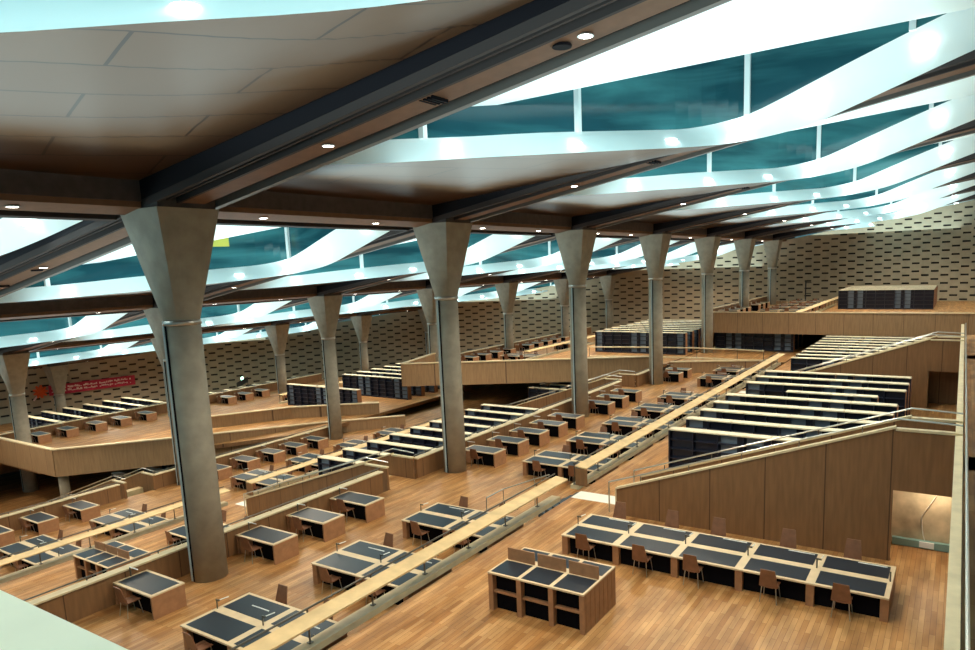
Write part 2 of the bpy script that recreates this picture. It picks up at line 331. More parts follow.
def module(n, k):
    xb, yb = X0+n*DX, Y0+k*DY
    LOWS, UPRS = (LOW_V, UPR_V) if n == -1 else (LOW_STD, UPR_STD)
    W = lambda p, dz=0: (xb+p[0], yb+p[1], zr(yb+p[1], p[2]+dz))
    # brown ceiling panel up to the lower rim
    mb = MB()
    low = LOWS[:16]
    low = LOWS[:24]; nn = len(low)
    top = [(1.2+11.35*i/(nn-1), -.25, 2.85) for i in range(nn)]
    mid = [tuple(top[i][j]*.5+low[i][j]*.5 for j in range(3)) for i in range(nn)]
    mb.poly([W(p) for p in top]+[W(p) for p in mid]+[W(p) for p in low], 'panel', [(r*nn+i, r*nn+i+1, (r+1)*nn+i+1, (r+1)*nn+i) for r in (0, 1) for i in range(nn-1)])
    mb.poly([W(low[0]), W((1.2, -.25, 2.85)), W((1.2, -.25, 3.4)), W(low[0], 1.3)], 'beamblack')
    mb.poly([W(low[-1]), W((12.55, -.25, 2.85)), W((12.55, -.25, 3.4)), W(low[-1], 1.8)], 'beamblack')
    struct('ceiling', mb, None, True)
    # white triangular soffit uphill of the skylight
    mb = MB(); q = [(1.2, -1.7, 3.3), (11.6, -20.7, 3.3), (12.55, -22.0, 3.3), (1.2, -22.0, 3.3)]
    mb.poly([W(p) for p in q], 'white'); mb.poly([W(p, .12) for p in q][::-1], 'white')
    for i in range(4):
        a, b = q[i], q[(i+1) % 4]; mb.poly([W(a), W(b), W(b, .12), W(a, .12)], 'white')
    mb.poly([W(p[:2]+(6.0,)) for p in UPRS+[(12.55, -22.0, 6), (1.2, -22.0, 6)]], 'white')
    struct('ceiling', mb)
    wn[0] += 1
    mb = MB()
    nb = len(LOWS)
    mb.poly([W(p) for p in LOWS]+[W(p) for p in UPRS], 'white', [(i, nb+i, nb+i+1, i+1) for i in range(nb-1)])
    root = struct('window_%d' % wn[0], mb, None, True)
    mb = MB()
    for i in range(len(UPRS)-1):
        a, b = UPRS[i], UPRS[i+1]
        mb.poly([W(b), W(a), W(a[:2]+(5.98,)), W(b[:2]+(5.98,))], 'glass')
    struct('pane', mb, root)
    for i in (4, 11, 23, 29):
        p = UPRS[i]; d = MB(); x, y, z = W(p)
        d.box(x-.13, x+.05, y-.09, y+.09, z-.02, z+3.3, 'mullion'); struct('mullion', d, root)
    for i in (5, 10, 15, 20, 25, 29):
        a = LOWS[i]; b = UPRS[i]; p = tuple((a[j]*.5+b[j]*.5) for j in range(3)); x, y, z = W(p); d = MB()
        a2, b2 = W(LOWS[i-1]), W(LOWS[i+1]); nv = (Vector(b2)-Vector(a2)).cross(Vector(W(b))-Vector(W(a))).normalized()
        if nv.z > 0 or nv.y > .3: nv = -nv
        c0 = Vector((x, y, z))+nv*.04; d.tube(c0, c0+Vector((0, 0, -.03)), .22, 'lampw', 14); struct('downlight', d, root)
    cx, cy = xb+6.5, yb-11
    return cx, cy
def area(loc, rot, sx, sy, w, c, vis=False):
    l = bpy.data.lights.new('added_wash_light', 'AREA'); l.shape = 'RECTANGLE'; l.size = sx; l.size_y = sy; l.energy = w; l.color = c
    o = bpy.data.objects.new("added_wash_light", l); COL.objects.link(o); o.location = loc; o.rotation_euler = rot
    return o
def spot(loc, w, c, ang=2.6, blend=.7, r=.7):
    l = bpy.data.lights.new('ceiling_spot', 'SPOT'); l.energy = w; l.color = c; l.spot_size = ang; l.spot_blend = blend; l.shadow_soft_size = r
    o = bpy.data.objects.new('ceiling_spot', l); COL.objects.link(o); o.location = loc; return o
tilt = math.atan(S)
for n in range(-1, 7): girder(n)
for k in range(-1, 5):
    for n in range(-1, 7):
        cx, cy = X0+n*DX+6.8, Y0+k*DY-9
        if (cx-WC[0])**2+(cy-WC[1])**2 > (WR+3)**2: continue
        if k == -1 and n < 1: continue
        if k == 4 and n > 2: continue
        module(n, k)
        if (cx-WC[0])**2+(Y0+k*DY-WC[1])**2 < (WR)**2: crossbeam(k, n)
        xb, yb = X0+n*DX, Y0+k*DY
        area((xb+7, yb-12, zr(yb-12, .7)), (PI-tilt*0, 0, 0), 9, 17, UP_W, UP_C)
        if (cx-WC[0])**2+(cy-WC[1])**2 < (WR-6)**2:
            spot((xb+4.0, yb-8.6, zr(yb-8.6, 1.35)), DN_W, DN_C)
            spot((xb+11.6, yb-14.6, zr(yb-14.6, 1.2)), DN_W, DN_C)

# ------------------------------------------------------------------ columns
def column_parts(h, ch=3.35, hw=1.02):
    """h = height of the shaft to the collar"""
    r = .54; N = 32
    def shaft(m):
        m.tube((0, 0, 0), (0, 0, h), .56, 'concrete', N, .54)
    def collar(m): m.tube((0, 0, h-.05), (0, 0, h+.1), .57, 'steel', N)
    def capital(m):
        rings = []
        T = 8
        for t in range(T+1):
            f = t/T; ring = []
            for i in range(N):
                a = 2*PI*i/N; c, s_ = math.cos(a), math.sin(a)
                q = 1/max(abs(c), abs(s_)); sq = (c*q*hw, s_*q*hw); ci = (c*r, s_*r)
                # facets: straight lines from the circle to the square
                ring.append((ci[0]+(sq[0]-ci[0])*f, ci[1]+(sq[1]-ci[1])*f, h+.1+ch*f))
            rings.append(ring)
        v = [p for rg in rings for p in rg]; fs = []
        for t in range(T):
            for i in range(N):
                j = (i+1) % N; fs.append((t*N+i, t*N+j, (t+1)*N+j, (t+1)*N+i))
        fs.append(tuple(T*N+i for i in range(N)))
        m.poly(v, 'concrete', fs)
        m.box(-.95, .95, -.95, .95, h+.1+ch, h+.1+ch+.55, 'beam')
    def chan(m):
        m.box(-.575, -.5, -.0, .06, .02, h-.06, 'beamdark'); m.box(-.585, -.5, .06, .16, .02, h-.06, 'palepipe')
    return [('service_channel', B('service_channel', chan), []), ('shaft', B('shaft', shaft, True), []), ('collar', B('collar', collar, True), []), ('capital', B('capital', capital), [])]
def colz(k, n):
    if k == 0: return -10 if n < 4 else (-9.1 if n == 4 else -6.1)
    if k == 1: return -13.9 if n < 3 else -10
    if k == 2: return -17.8 if n < 2 else -13.9
    return -16.1
ROWN = ['first row', 'second row', 'third row', 'far left row']
cache = {}
for k, rng in ((0, range(0, 7)), (1, range(0, 7)), (2, range(1, 6)), (3, range(1, 3))):
    for q, n in enumerate(rng):
        y = Y0+k*DY; zc = -1.43-3.95*k; zb = colz(k, n); h = round(zc-zb, 2)
        if h not in cache: cache[h] = column_parts(h, 3.42)
        place(cache[h], 'concrete_column', (X0+n*DX, y, zb+ZO), 0, 'round grey concrete column with flared capital, %s of the %s' % (ORD[q] if q else 'nearest column', ROWN[k]), 'column', 'concrete columns with flared capitals')

# ------------------------------------------------------------------ furniture prototypes
def chair_parts():
    def seat(m):
        for i in range(4):
            y0 = -.22+.11*i; dz = [.012, 0, 0, .012]
            m.box(-.21, .23, y0, y0+.11, .43+dz[i], .452+dz[i], 'chair')
    def back(m):
        for i in range(5):
            z0 = .455+i*.105; x0 = -.2-.026*i; w = .245-.012*i; w2 = w-.012
            m.hexa([(x0, -w, z0), (x0+.022, -w, z0), (x0+.022, w, z0), (x0, w, z0), (x0-.026, -w2, z0+.105), (x0-.004, -w2, z0+.105), (x0-.004, w2, z0+.105), (x0-.026, w2, z0+.105)], 'chair')
    def leg(x, y):
        def f(m): m.tube((x*1.15, y*1.1, 0), (x*.85, y*.9, .435), .013, 'steel', 6)
        return f
    return [('seat', B('seat', seat), []), ('backrest', B('backrest', back), [])]+[('leg', B('leg', leg(x, y)), []) for x in (-.2, .2) for y in (-.2, .2)]
CHAIR = chair_parts()
def chair(x, y, z, rz, label, group):
    return place(CHAIR, 'library_chair', (x, y, z+ZO), rz, label, 'chair', group)
def lamp_mesh(L=.9, arm=.25):
    def f(m):
        m.tube((0, 0, 0), (0, 0, .3), .018, 'rail', 6); m.tube((0, 0, .29), (arm, 0, .32), .014, 'steel', 6)
        m.box(arm-.03, arm+.03, -L/2, L/2, .3, .335, 'tube')
    return f
def frame_top(m, x0, x1, y0, y1, z, b, th=.05):
    """a top with raised pale border; pads are separate meshes"""
    m.box(x0, x1, y0, y1, z-th, z-.006, 'edge')
def table_parts(nx, ny, ux, uy, h, arms=True):
    """nx units deep (X) back to back, ny units wide (Y); origin at the -X,-Y corner"""
    W, D = ny*uy, nx*ux; b = .1; P = []
    P.append(('table_top', B('table_top', lambda m: frame_top(m, 0, D, 0, W, h, b)), []))
    for i in range(nx):
        for j in range(ny):
            def f(m, i=i, j=j): m.box(i*ux+(b if i == 0 else .14), (i+1)*ux-(b if i == nx-1 else .14), j*uy+.12, (j+1)*uy-.12, h-.02, h, 'pad')
            P.append(('writing_surface', B('writing_surface', f), []))
    for j in range(ny+1):
        y = min(max(j*uy, .1), W-.1)
        P.append(('leg_panel', B('leg_panel', lambda m, y=y: m.box(.05, D-.05, y-.1, y+.1, 0, h-.05, 'desk')), []))
    P.append(('shade_panel', B('shade_panel', lambda m: (m.box(D*.1, D*.1+.03, .2, W-.2, .0, h-.05, 'dark'), m.box(D*.9, D*.9+.03, .2, W-.2, .0, h-.05, 'dark'))), []))  # black sheets added in place of the shade under the table
    if nx == 2:
        for j in range(ny+1):
            y = min(max(j*uy, .06), W-.06)
            def f(m, y=y, j=j):
                m.tube((D/2, y, h-.01), (D/2, y, h+.26), .02, 'rail', 6)
                if j > 0:
                    m.box(D/2-.02, D/2+.02, y-.12, y+.02, h+.24, h+.28, 'rail')
                    m.tube((D/2+.02, y-.1, h+.27), (D/2+.3, y-.12, h+.25), .014, 'tube', 6)
                if j < ny: m.box(D/2+.27, D/2+.295, y+.1, y+.8, h+.24, h+.26, 'tube')
            P.append(('reading_lamp', B('reading_lamp', f), []))
    return P
def single_parts(dx=1.08, dy=2.06, h=.75):
    P = [('desk_top', B('desk_top', lambda m: frame_top(m, 0, dx, 0, dy, h, .1)), []),
         ('writing_surface', B('writing_surface', lambda m: m.box(.1, dx-.1, .12, dy-.12, h-.02, h, 'pad')), []),
         ('side_panel', B('side_panel', lambda m: m.box(.02, dx-.02, 0, .06, 0, h-.05, 'desk')), []),
         ('side_panel', B('side_panel', lambda m: m.box(.02, dx-.02, dy-.06, dy, 0, h-.05, 'desk')), []),
         ('pedestal', B('pedestal', lambda m: m.box(.06, dx-.05, dy-.6, dy-.1, .05, h-.05, 'desk')), []),
         ('back_panel', B('back_panel', lambda m: (m.box(dx-.06, dx-.02, .06, dy-.06, 0, h-.05, 'desk'), m.box(dx*.22, dx*.22+.03, .06, dy-.06, 0, h-.05, 'dark'))), [])]  # inner black sheet stands in for the shade inside the desk
    def lf(m):
        m.tube((dx*.5, dy-.05, h-.01), (dx*.5, dy-.05, h+.3), .02, 'rail', 6)
        m.box(dx*.5-.012, dx*.5+.012, dy-.5, dy-.02, h+.29, h+.31, 'tube')
    P.append(('reading_lamp', B('reading_lamp', lf), []))
    return P
SINGLE = single_parts(); TAB4 = table_parts(2, 2, 1.09, 2.05, .73); ROW5 = table_parts(2, 5, 1.05, 1.855, .66)
def carrel_parts():
    D, W, h = 1.86, 2.88, 1.08; u = W/3; P = []
    P.append(('top', B('top', lambda m: m.box(0, D, 0, W, h-.05, h-.006, 'edge')), []))
    for j in range(3):
        P.append(('writing_surface', B('writing_surface', lambda m, j=j: m.box(.07, .86, j*u+.06, (j+1)*u-.06, h-.02, h, 'pad')), []))
        P.append(('writing_surface', B('writing_surface', lambda m, j=j: m.box(1.16, D-.08, j*u+.06, (j+1)*u-.06, h-.02, h, 'pad')), []))
        P.append(('screen_board', B('screen_board', lambda m, j=j: m.box(.93+.0*j, .97+.0*j, j*u+.05, (j+1)*u-.05, h-.006, h+.34, 'desk')), []))
        P.append(('shelf', B('shelf', lambda m, j=j: m.box(.07, .2, j*u+.1, (j+1)*u-.1, .5, .55, 'desk')), []))
    for j in range(4):
        y = min(max(j*u, .07), W-.07)
        P.append(('upright_panel', B('upright_panel', lambda m, y=y: m.box(.02, D-.02, y-.07, y+.07, 0, h-.05, 'desk')), []))
    P.append(('back_panel', B('back_panel', lambda m: m.box(.2, .26, .1, W-.1, 0, h-.05, 'dark')), []))  # black sheet gives the front openings their shade
    def slats(m):
        for i in range(7): m.box(.1+i*.25, .118+i*.25, -.008, 0, .03, h-.08, 'desk')
    P.append(('slatted_end', B('slatted_end', slats), []))
    return P
CARREL = carrel_parts()
shelfcache = {}
def shelf_parts(L, h=2.15):
    key = (round(L, 2), h)
    if key in shelfcache: return shelfcache[key]
    nb = max(1, round(L/.98)); u = L/nb; D = .52; P = []
    def top(m):
        for j in range(0, nb, 2): m.box(0, D, j*u+.01, min(nb, j+2)*u-.01, h-.05, h, 'shelftop')
    def frame(m):
        for j in range(nb+1):
            y = min(max(j*u, .025), L-.025); m.box(.02, D-.02, y-.025, y+.025, 0, h-.05, 'shelf')
        m.box(.04, D-.04, 0, L, 0, .08, 'shelf')
    def back(m):
        for j in range(nb):
            if (j*7+int(L*3)) % 5 in (0, 1, 3): m.box(D/2-.01, D/2+.01, j*u, (j+1)*u, .1, h-.08, 'shelf')
            else:
                m.box(D/2-.01, D/2+.01, j*u, j*u+.3, .1, h-.08, 'shelf'); m.box(D/2-.01, D/2+.01, j*u+.3, (j+1)*u-.08, .1, h-.08, 'bluepanel')
    def end(m): m.box(0, D, -.03, 0, 0, h-.04, 'shelfend')
    P.append(('top_board', B('top_board', top), [])); P.append(('frame', B('frame', frame), []))
    for i in range(5):
        P.append(('shelf', B('shelf', lambda m, i=i: m.box(.03, D-.03, .02, L-.02, .1+i*.4, .13+i*.4, 'shelf')), []))
    P.append(('back_panel', B('back_panel', back), [])); P.append(('end_panel', B('end_panel', end), []))
    shelfcache[key] = P; return P
def bookshelf(x, y0, y1, z, label, group):
    return place(shelf_parts(y1-y0), 'bookshelf', (x, y0, z+ZO), 0, label, 'bookshelf', group)

# ------------------------------------------------------------------ railings, balustrades
def board_railing(name, xa, xb, oy, z, label, endpanel=False, gx=None):
    """a pale ledge with posts that carry a wide wooden board and a steel handrail, along X"""
    Z = z+ZO
    r = place([], name, (xa, 13.2+oy, Z), 0, label, 'railing')
    L = xb-xa
    def part(nm, fn): c = link(nm, B(nm, fn), r); return c
    part('ledge', lambda m: m.box(0, L, -.16, .22, -.08, .1, 'cap'))
    part('board', lambda m: m.hexa([(0, -.52, .82), (0+L, -.52, .82), (L, -.0, .88), (0, -.0, .88), (0, -.52, .87), (L, -.52, .87), (L, -.0, .93), (0, -.0, .93)], 'board'))
    part('handrail', lambda m: m.tube((0, .06, 1.0), (L, .06, 1.0), .028, 'rail', 8))
    n = int(L/2.18)
    for i in range(n+1):
        x = min(max(.08+i*2.18, .08), L-.08)
        def f(m, x=x):
            m.tube((x, .06, .1), (x, .06, .99), .025, 'rail', 6); m.box(x-.06, x+.06, 0, .12, .1, .12, 'rail')
            m.box(x-.02, x+.02, -.5, .06, .78, .82, 'rail')
        part('post', f)
    if endpanel: part('end_panel', lambda m: m.box(0, .05, -.55, -.02, .1, .82, 'wall'))
    return r
board_railing('board_railing', 4, 22.9, 0, ZE[0], 'board topped railing between the tables and the desks, nearest the camera')
board_railing('board_railing', 24.45, 62, 0, ZE[0], 'long board topped railing running beyond the stair gap to the far deck', True)
board_railing('board_railing', 3, 23.6, EO[1], ZE[1], 'board topped railing one terrace down, left of the nearest column')
board_railing('board_railing', 25.0, 46, EO[1], ZE[1], 'board topped railing one terrace down, right of the nearest column', True)
board_railing('board_railing', 69.5, 96, .2, -6.1, 'board topped railing on the right raised deck')
board_railing('board_railing', 57, 92, EO[1]+.3, -9.1, 'board topped railing on the middle raised deck')
board_railing('board_railing', 46, 78, EO[2], -13.0, 'board topped railing on the left raised deck')

def parapet_x(segs, y, z, zlow, label, ztop=.95, thick=.16):
    """panelled parapet along X at y, from floor z; below it the face down to zlow"""
    a, b = segs
    r = place([], 'parapet_wall', (a, y, z+ZO), 0, label, 'parapet')
    L = b-a
    link('panelling', B('panelling', lambda m: m.box(0, L, -thick/2, thick/2, zlow-z, ztop, 'wall')), r)
    link('cap', B('cap', lambda m: m.box(-.02, L+.02, -.15, .19, ztop, ztop+.06, 'cap')), r)
    link('handrail', B('handrail', lambda m: m.tube((0, .13, ztop+.16), (L, .13, ztop+.16), .025, 'rail', 8)), r)
    n = max(1, int(L/2.24))
    for i in range(n+1):
        x = min(.1+i*2.24, L-.1)
        def f(m, x=x): m.tube((x, .13, ztop+.06), (x, .13, ztop+.16), .02, 'rail', 6)
        link('bracket', B('bracket', f), r)
    return r
PW = [('low panelled parapet with pale cap behind the nearest single desks', (3, 22.4), 22.1, ZD[0], ZE[1]),
      ('low panelled parapet with pale cap beside the middle single desks', (24.8, 48.6), 22.1, ZD[0], ZE[1]),
      ('low panelled parapet with pale cap near the fourth column', (51.8, 57.3), 22.1, ZD[0], ZE[1]),
      ('low parapet behind single desks at the left edge, one terrace down', (3, 22.6), 45.3, ZD[1], ZE[2]),
      ('low parapet behind single desks running to the second row column', (24.9, 40.0), 45.3, ZD[1], ZE[2]),
      ('low parapet behind the row of desks on the left raised deck', (10, 62), 70.55, -13.9, -16.1),
      ('low parapet behind the row of desks on the middle raised deck', (57.4, 90), 45.4, -10.0, -13.0),
      ('low parapet behind the row of desks on the right raised deck', (72.8, 100), 22.3, -6.1, -9.1)]
for lb, sg, y, z, zl in PW: parapet_x(sg, y, z, zl, lb)

def balustrade(x, oy, zf, zu, y_hi, y_lo, label, opening=False, ydir0=-.2):
    """stair balustrade: panelled wall along Y with a sloping top; zf lower floor, zu upper floor"""
    r = place([], 'stair_balustrade', (x, y_lo+oy, zf+ZO), 0, label, 'balustrade')
    L0 = y_lo-y_hi; h = zu-zf
    ys = [0, -L0, -(y_lo-ydir0)]             # local y: foot, top of slope, end of landing
    zt = [.95, h+.98+.08, h+1.0]
    def wall(m):
        m.hexa([(-.06, ys[1], 0), (.06, ys[1], 0), (.06, 0, 0), (-.06, 0, 0), (-.06, ys[1], zt[1]), (.06, ys[1], zt[1]), (.06, 0, zt[0]), (-.06, 0, zt[0])], 'wall')
        zb = 2.2 if opening else 0
        m.box(-.06, .06, ys[2], ys[1], zb, zt[2], 'wall')
    link('panelling', B('panelling', wall), r)
    def cap(m):
        m.hexa([(-.1, ys[1], zt[1]), (.1, ys[1], zt[1]), (.1, .03, zt[0]), (-.1, .03, zt[0]), (-.1, ys[1], zt[1]+.07), (.1, ys[1], zt[1]+.07), (.1, .03, zt[0]+.07), (-.1, .03, zt[0]+.07)], 'cap')
        m.box(-.1, .1, ys[2], ys[1], zt[2], zt[2]+.07, 'cap'); m.box(-.08, .08, 0, .05, 0, zt[0], 'cap')
    link('cap', B('cap', cap), r)
    def hr(m):
        m.tube((.05, ys[1], zt[1]+.27), (.05, .35, zt[0]+.2), .028, 'steel', 8); m.tube((.05, ys[1], zt[1]+.27), (.05, ys[2], zt[2]+.27), .028, 'steel', 8)
        m.tube((.05, .35, 0), (.05, .35, zt[0]+.2), .028, 'steel', 8)
    link('handrail', B('handrail', hr), r)
    for i in range(5):
        y = ys[1]+(0-ys[1])*(i+.5)/5; z = zt[1]+(zt[0]-zt[1])*(i+.5)/5
        def f(m, y=y, z=z): m.tube((.05, y, z+.05), (.05, y, z+.26), .018, 'rail', 6)
        link('bracket', B('bracket', f), r)
    return r
def stairs(x0, x1, oy, zf, zu, y_lo, y_hi, label):
    r = place([], 'staircase', (x0, y_lo+oy, zf+ZO), 0, label, 'stairs')
    n = 17; dy = (y_lo-y_hi)/n; dz = (zu-zf)/n
    def f(m):
        for i in range(n): m.box(.08, x1-x0-.08, -(i+1)*dy, -i*dy, 0 if i < 3 else (i-3)*dz, (i+1)*dz, 'board')
    link('flight', B('flight', f), r); return r
TN = ['upper', 'middle', 'lower']
for i, (oy, zf, zu, xs) in enumerate([(0, -9.1, -6.1, [(22.4, 24.1), (46.5, 48.2)]), (22.35, -13.0, -10.0, [(22.9, 24.7), (49.0, 51.6)]), (45.3, -16.9, -13.9, [(22.9, 24.8)])]):
    for j, (xa, xb_) in enumerate(xs):
        w = 'nearest the camera' if j == 0 else 'farther along behind the shelves'
        balustrade(xa, oy, zf, zu, 1.45 if i == 0 else 1.15, 10.36, 'wooden stair balustrade rising from the %s terrace, near side, %s' % (TN[i], w), i == 0)
        balustrade(xb_, oy, zf, zu, 1.15, 10.1, 'wooden stair balustrade rising from the %s terrace, far side, %s' % (TN[i], w))
        stairs(xa, xb_, oy, zf, zu, 10.0, 1.15, 'wooden stair flight up from the %s terrace, %s' % (TN[i], w))
        if i < 2:
            mb = MB(); mb.box(xa+.06, xb_-.06, -2.9+oy if i == 0 else oy-.3, 1.15+oy, zu-.25+ZO, zu+ZO, 'floor'); struct('floor', mb)
    for j, (xa, xb_) in enumerate(xs):
        mb = MB(); mb.box(xa+.85, xa+1.7, 10.4+oy, 12.75+oy, zf+ZO, zf+.012+ZO, 'stone'); struct('trim_%d' % (i*2+j+1), mb)
        if j == 0:
            st = place([], 'short_steps', (xa+.5, 12.8+oy, zf-.9+ZO), 0, 'short dark steps down through the railing gap of the %s terrace' % TN[i], 'stairs')
            def f(m):
                for q in range(4): m.box(0, 1.55, q*.32, (q+1)*.32, 0, .9-(q+1)*.18, 'slate')
            link('flight', B('flight', f), st)
hr_ = place([], 'stair_handrail', (22.8, 13.3, ZO-10), 0, 'thin steel handrail turning round the head of the short steps by the railing gap', 'handrail')
hp = [(-.1, .1, 1.9), (.25, 1.0, 1.5), (-.1, 2.3, 1.0), (-1.3, 2.3, 1.0)]
link('rail', B('rail', lambda m: [m.tube(a, b, .025, 'steel', 6) for a, b in zip(hp, hp[1:])]), hr_)
for q in hp[1:]: link('post', B('post', lambda m: m.tube((q[0], q[1], 0), q, .022, 'steel', 6)), hr_)
# camera side parapet of the upper terrace
r = place([], 'parapet_wall', (2, -.15, ZO-6.1), 0, 'long parapet with pale cap running away below the camera at the right edge', 'parapet')
link('panelling', B('panelling', lambda m: m.box(0, 55.3, -.08, .08, -.3, .95, 'wall')), r)
link('cap', B('cap', lambda m: m.box(0, 55.3, -.06, .12, .95, 1.01, 'cap')), r)
link('handrail', B('handrail', lambda m: m.tube((0, -.14, 1.08), (55.3, -.14, 1.08), .03, 'steel', 8)), r)
for i in range(24):
    link('bracket', B('bracket', lambda m, i=i: m.tube((.4+i*2.3, -.14, .9), (.4+i*2.3, -.14, 1.07), .02, 'rail', 6)), r)
# pale ledge right below the camera
mb = MB(); mb.box(-.6, .64, .55, 6, ZO-1.7, ZO-.7, 'ledge'); o = struct('trim_9', mb)

# stained wall under the landing, skirting, cable
mb = MB(); mb.box(23.9, 23.96, -3.0, 1.6, ZO-9.1, ZO-7.0, 'stain'); struct('wall_under_landing', mb)
bx = place([], 'skirting_duct', (23.72, -3, ZO-9.1), 0, 'green grey metal duct along the foot of the stained wall under the stair landing', 'duct')
link('duct_body', B('duct_body', lambda m: m.box(0, .16, 0, 4.5, .02, .24, 'skirt')), bx)
link('socket_box', B('socket_box', lambda m: m.box(-.04, 0, 3.35, 3.75, .06, .24, 'tube')), bx)
def cable(m):
    pts = [(0, .25, 2.1), (0, .35, 1.75), (0, .55, 1.35), (0, .72, 1.0), (0, .7, .7), (0, .66, .4), (0, .6, .2)]
    for a, b in zip(pts, pts[1:]): m.tube(a, b, .012, 'cable', 6)
cb_ = link('wall_cable', B('wall_cable', cable), None, (23.86, 0, ZO-9.1)); tag(cb_, 'thin pale cable hanging down the stained wall under the landing', 'cable')

ll = place([], 'added_landing_light', (23.3, .5, ZO-6.5), 0, 'added round light under the stair landing that brightens the stained wall', 'lamp')  # lamp added to brighten the wall under the landing
link('diffuser', B('diffuser', lambda m: m.tube((0, 0, -.02), (0, 0, .05), .14, 'lamp', 14)), ll)
spot((1.2, 3.2, ZO+4.4), 300, (1, .97, .85), 2.2, .5, .2)  # extra spot without a fitting, added to brighten the pale ledge
spot((23.4, .4, ZO-6.75), 60, (1, .88, .66), 2.8, .8, .1)  # beam of the added landing lamp
# raised deck fronts
def deckfront(segs, label, low=2.0):
    r = place([], 'terrace_wall', (segs[0][0], segs[0][1], segs[0][2]+ZO), 0, label, 'parapet')
    ox, oy, oz = segs[0][:3]
    def f(m):
        for a, b in zip(segs, segs[1:]):
            la = a[3] if len(a) > 3 else low; lb = b[3] if len(b) > 3 else low
            m.wallseg((a[0]-ox, a[1]-oy), (b[0]-ox, b[1]-oy), (a[2]-oz-la, b[2]-oz-lb), a[2]-oz, b[2]-oz, .2, 'deck')
    def g(m):
        for a, b in zip(segs, segs[1:]): m.wallseg((a[0]-ox, a[1]-oy), (b[0]-ox, b[1]-oy), (a[2]-oz, b[2]-oz), a[2]-oz+.09, b[2]-oz+.09, .34, 'cap')
    link('panelling', B('panelling', f), r); link('cap', B('cap', g), r); return r
deckfront([(68.9, -12, -5.25), (68.9, 22.1, -5.25)], 'long pale wood front of the right raised deck over dark shelves')
deckfront([(56.6, 45.2, -8.3), (46.4, 42.3, -8.3), (57.8, 22.2, -8.3)], 'pale wood front of the middle raised deck behind the second column', 2.0)
deckfront([(59.3, 22.0, -9.0), (62.75, 14.2, -9.0), (62.75, 13.5, -9.0)], 'low pale wall closing the far end of the desk terrace', 1.0)
rr = place([], 'curved_railing', (62, 20, ZO-9.1), 0, 'pale topped railing crossing in front of the dark shelves of the middle deck', 'railing')
cp = [(-.9, 11), (.5, 5), (.95, .8), (.8, -3), (.4, -5.4)]
link('cap', B('cap', lambda m: [m.wallseg(a, b, .95, 1.04, 1.04, .2, 'cap') for a, b in zip(cp, cp[1:])]), rr)
link('ledge', B('ledge', lambda m: [m.wallseg(a, b, 0, .12, .12, .3, 'cap') for a, b in zip(cp, cp[1:])]), rr)
for px_, py_ in cp: link('post', B('post', lambda m: m.tube((px_, py_, .1), (px_, py_, .96), .03, 'rail', 6)), rr)
deckfront([(10, 64.7, -12.05), (23.6, 64.7, -12.05), (23.6, 55.7, -12.05), (29.9, 50.4, -12.05), (41.2, 46.9, -12.95, 1.0), (46.2, 42.1, -12.95, 1.0)], 'pale wood front of the left raised deck with its corner at far left')
deckfront([(35.8, 55.0, -12.0, 1.0), (41.4, 51.5, -12.0, 1.0), (46.2, 45.2, -12.0, 1.0)], 'low curved ramp wall in front of the lone dark bookshelf', 1.0)
mb = MB(); mb.tube((24.4, 56.6, ZO-16.9), (24.4, 56.6, ZO-13.3), .35, 'concrete', 20); o = link('deck_post', mb.mesh('deck_post', True)); tag(o, 'short round concrete post under the corner of the left raised deck', 'post')

# ------------------------------------------------------------------ furniture layout
# upper terrace
def rowtable(oy, z, where, full=True):
    place(ROW5, 'reading_table', (18.3, 1.157+oy, z+ZO), 0, 'long ten seat reading table with dark inlays %s' % where, 'table')
    for j in range(5):
        y = 1.157+oy+(j+[.62, .58, .72, .55, .56][j])*1.855-.1
        chair(18.22, y, z, 0, 'chair, near side of the long table %s, %s from right' % (where, ORD[j] if j else 'first'), 'chairs at the long tables')
        chair(20.75, y+.1, z, PI, 'chair, far side of the long table %s, %s from right' % (where, ORD[j] if j else 'first'), 'chairs at the long tables')
rowtable(0, ZE[0], 'before the stair wall')
rowtable(22.5, ZE[1], 'behind the nearest column')
place(CARREL, 'catalogue_desk', (14.24, 7.53, ZE[0]+ZO), 0, 'tall wooden catalogue desk with screen boards on the near terrace', 'desk', 'catalogue desks')
place(CARREL, 'catalogue_desk', (14.08, 29.98, ZE[1]+ZO), 0, 'tall wooden catalogue desk with screen boards, left behind the low parapet', 'desk', 'catalogue desks')
# upper terrace shelves
xs = [(27.2, 4.0), (29.4, 2.3), (31.4, 2.3), (33.4, 2.3), (35.5, 2.3), (37.4, 3.3), (39.5, 2.2), (41.7, 2.2), (43.9, 2.2)]
for i, (x, ya) in enumerate(xs):
    bookshelf(x, ya, 7.6 if i == 5 else 10.2, ZE[0], 'black bookshelf with pale top behind the stair wall, %s in its block' % ORD[i], 'bookshelves on the near terrace')
for i in range(9):
    bookshelf(50.4+i*1.8, 1.8, 9.95, ZE[0], 'black bookshelf with pale top before the right deck, %s in its block' % ORD[i], 'bookshelves before the right deck')
for i in range(8):
    bookshelf(70.0+i*2.0, 13.6, 21.2, -9.1, 'dark bookshelf under the right raised deck, %s in its block' % ORD[i], 'bookshelves under the right deck') if i < 3 else None
xs2 = [27.6, 29.6, 31.7, 33.8, 35.9, 38.0, 40.1, 42.3, 44.4]
for i, x in enumerate(xs2):
    bookshelf(x, 24.4, 32.35, ZE[1], 'black bookshelf with pale top left of the second column, %s in its block' % ORD[i], 'bookshelves beside the second column')
for i in range(6):
    bookshelf(52.6+i*2.0, 24.0, 33.0, ZE[1], 'black bookshelf under the middle deck, %s in its block' % ORD[i], 'bookshelves under the middle deck')
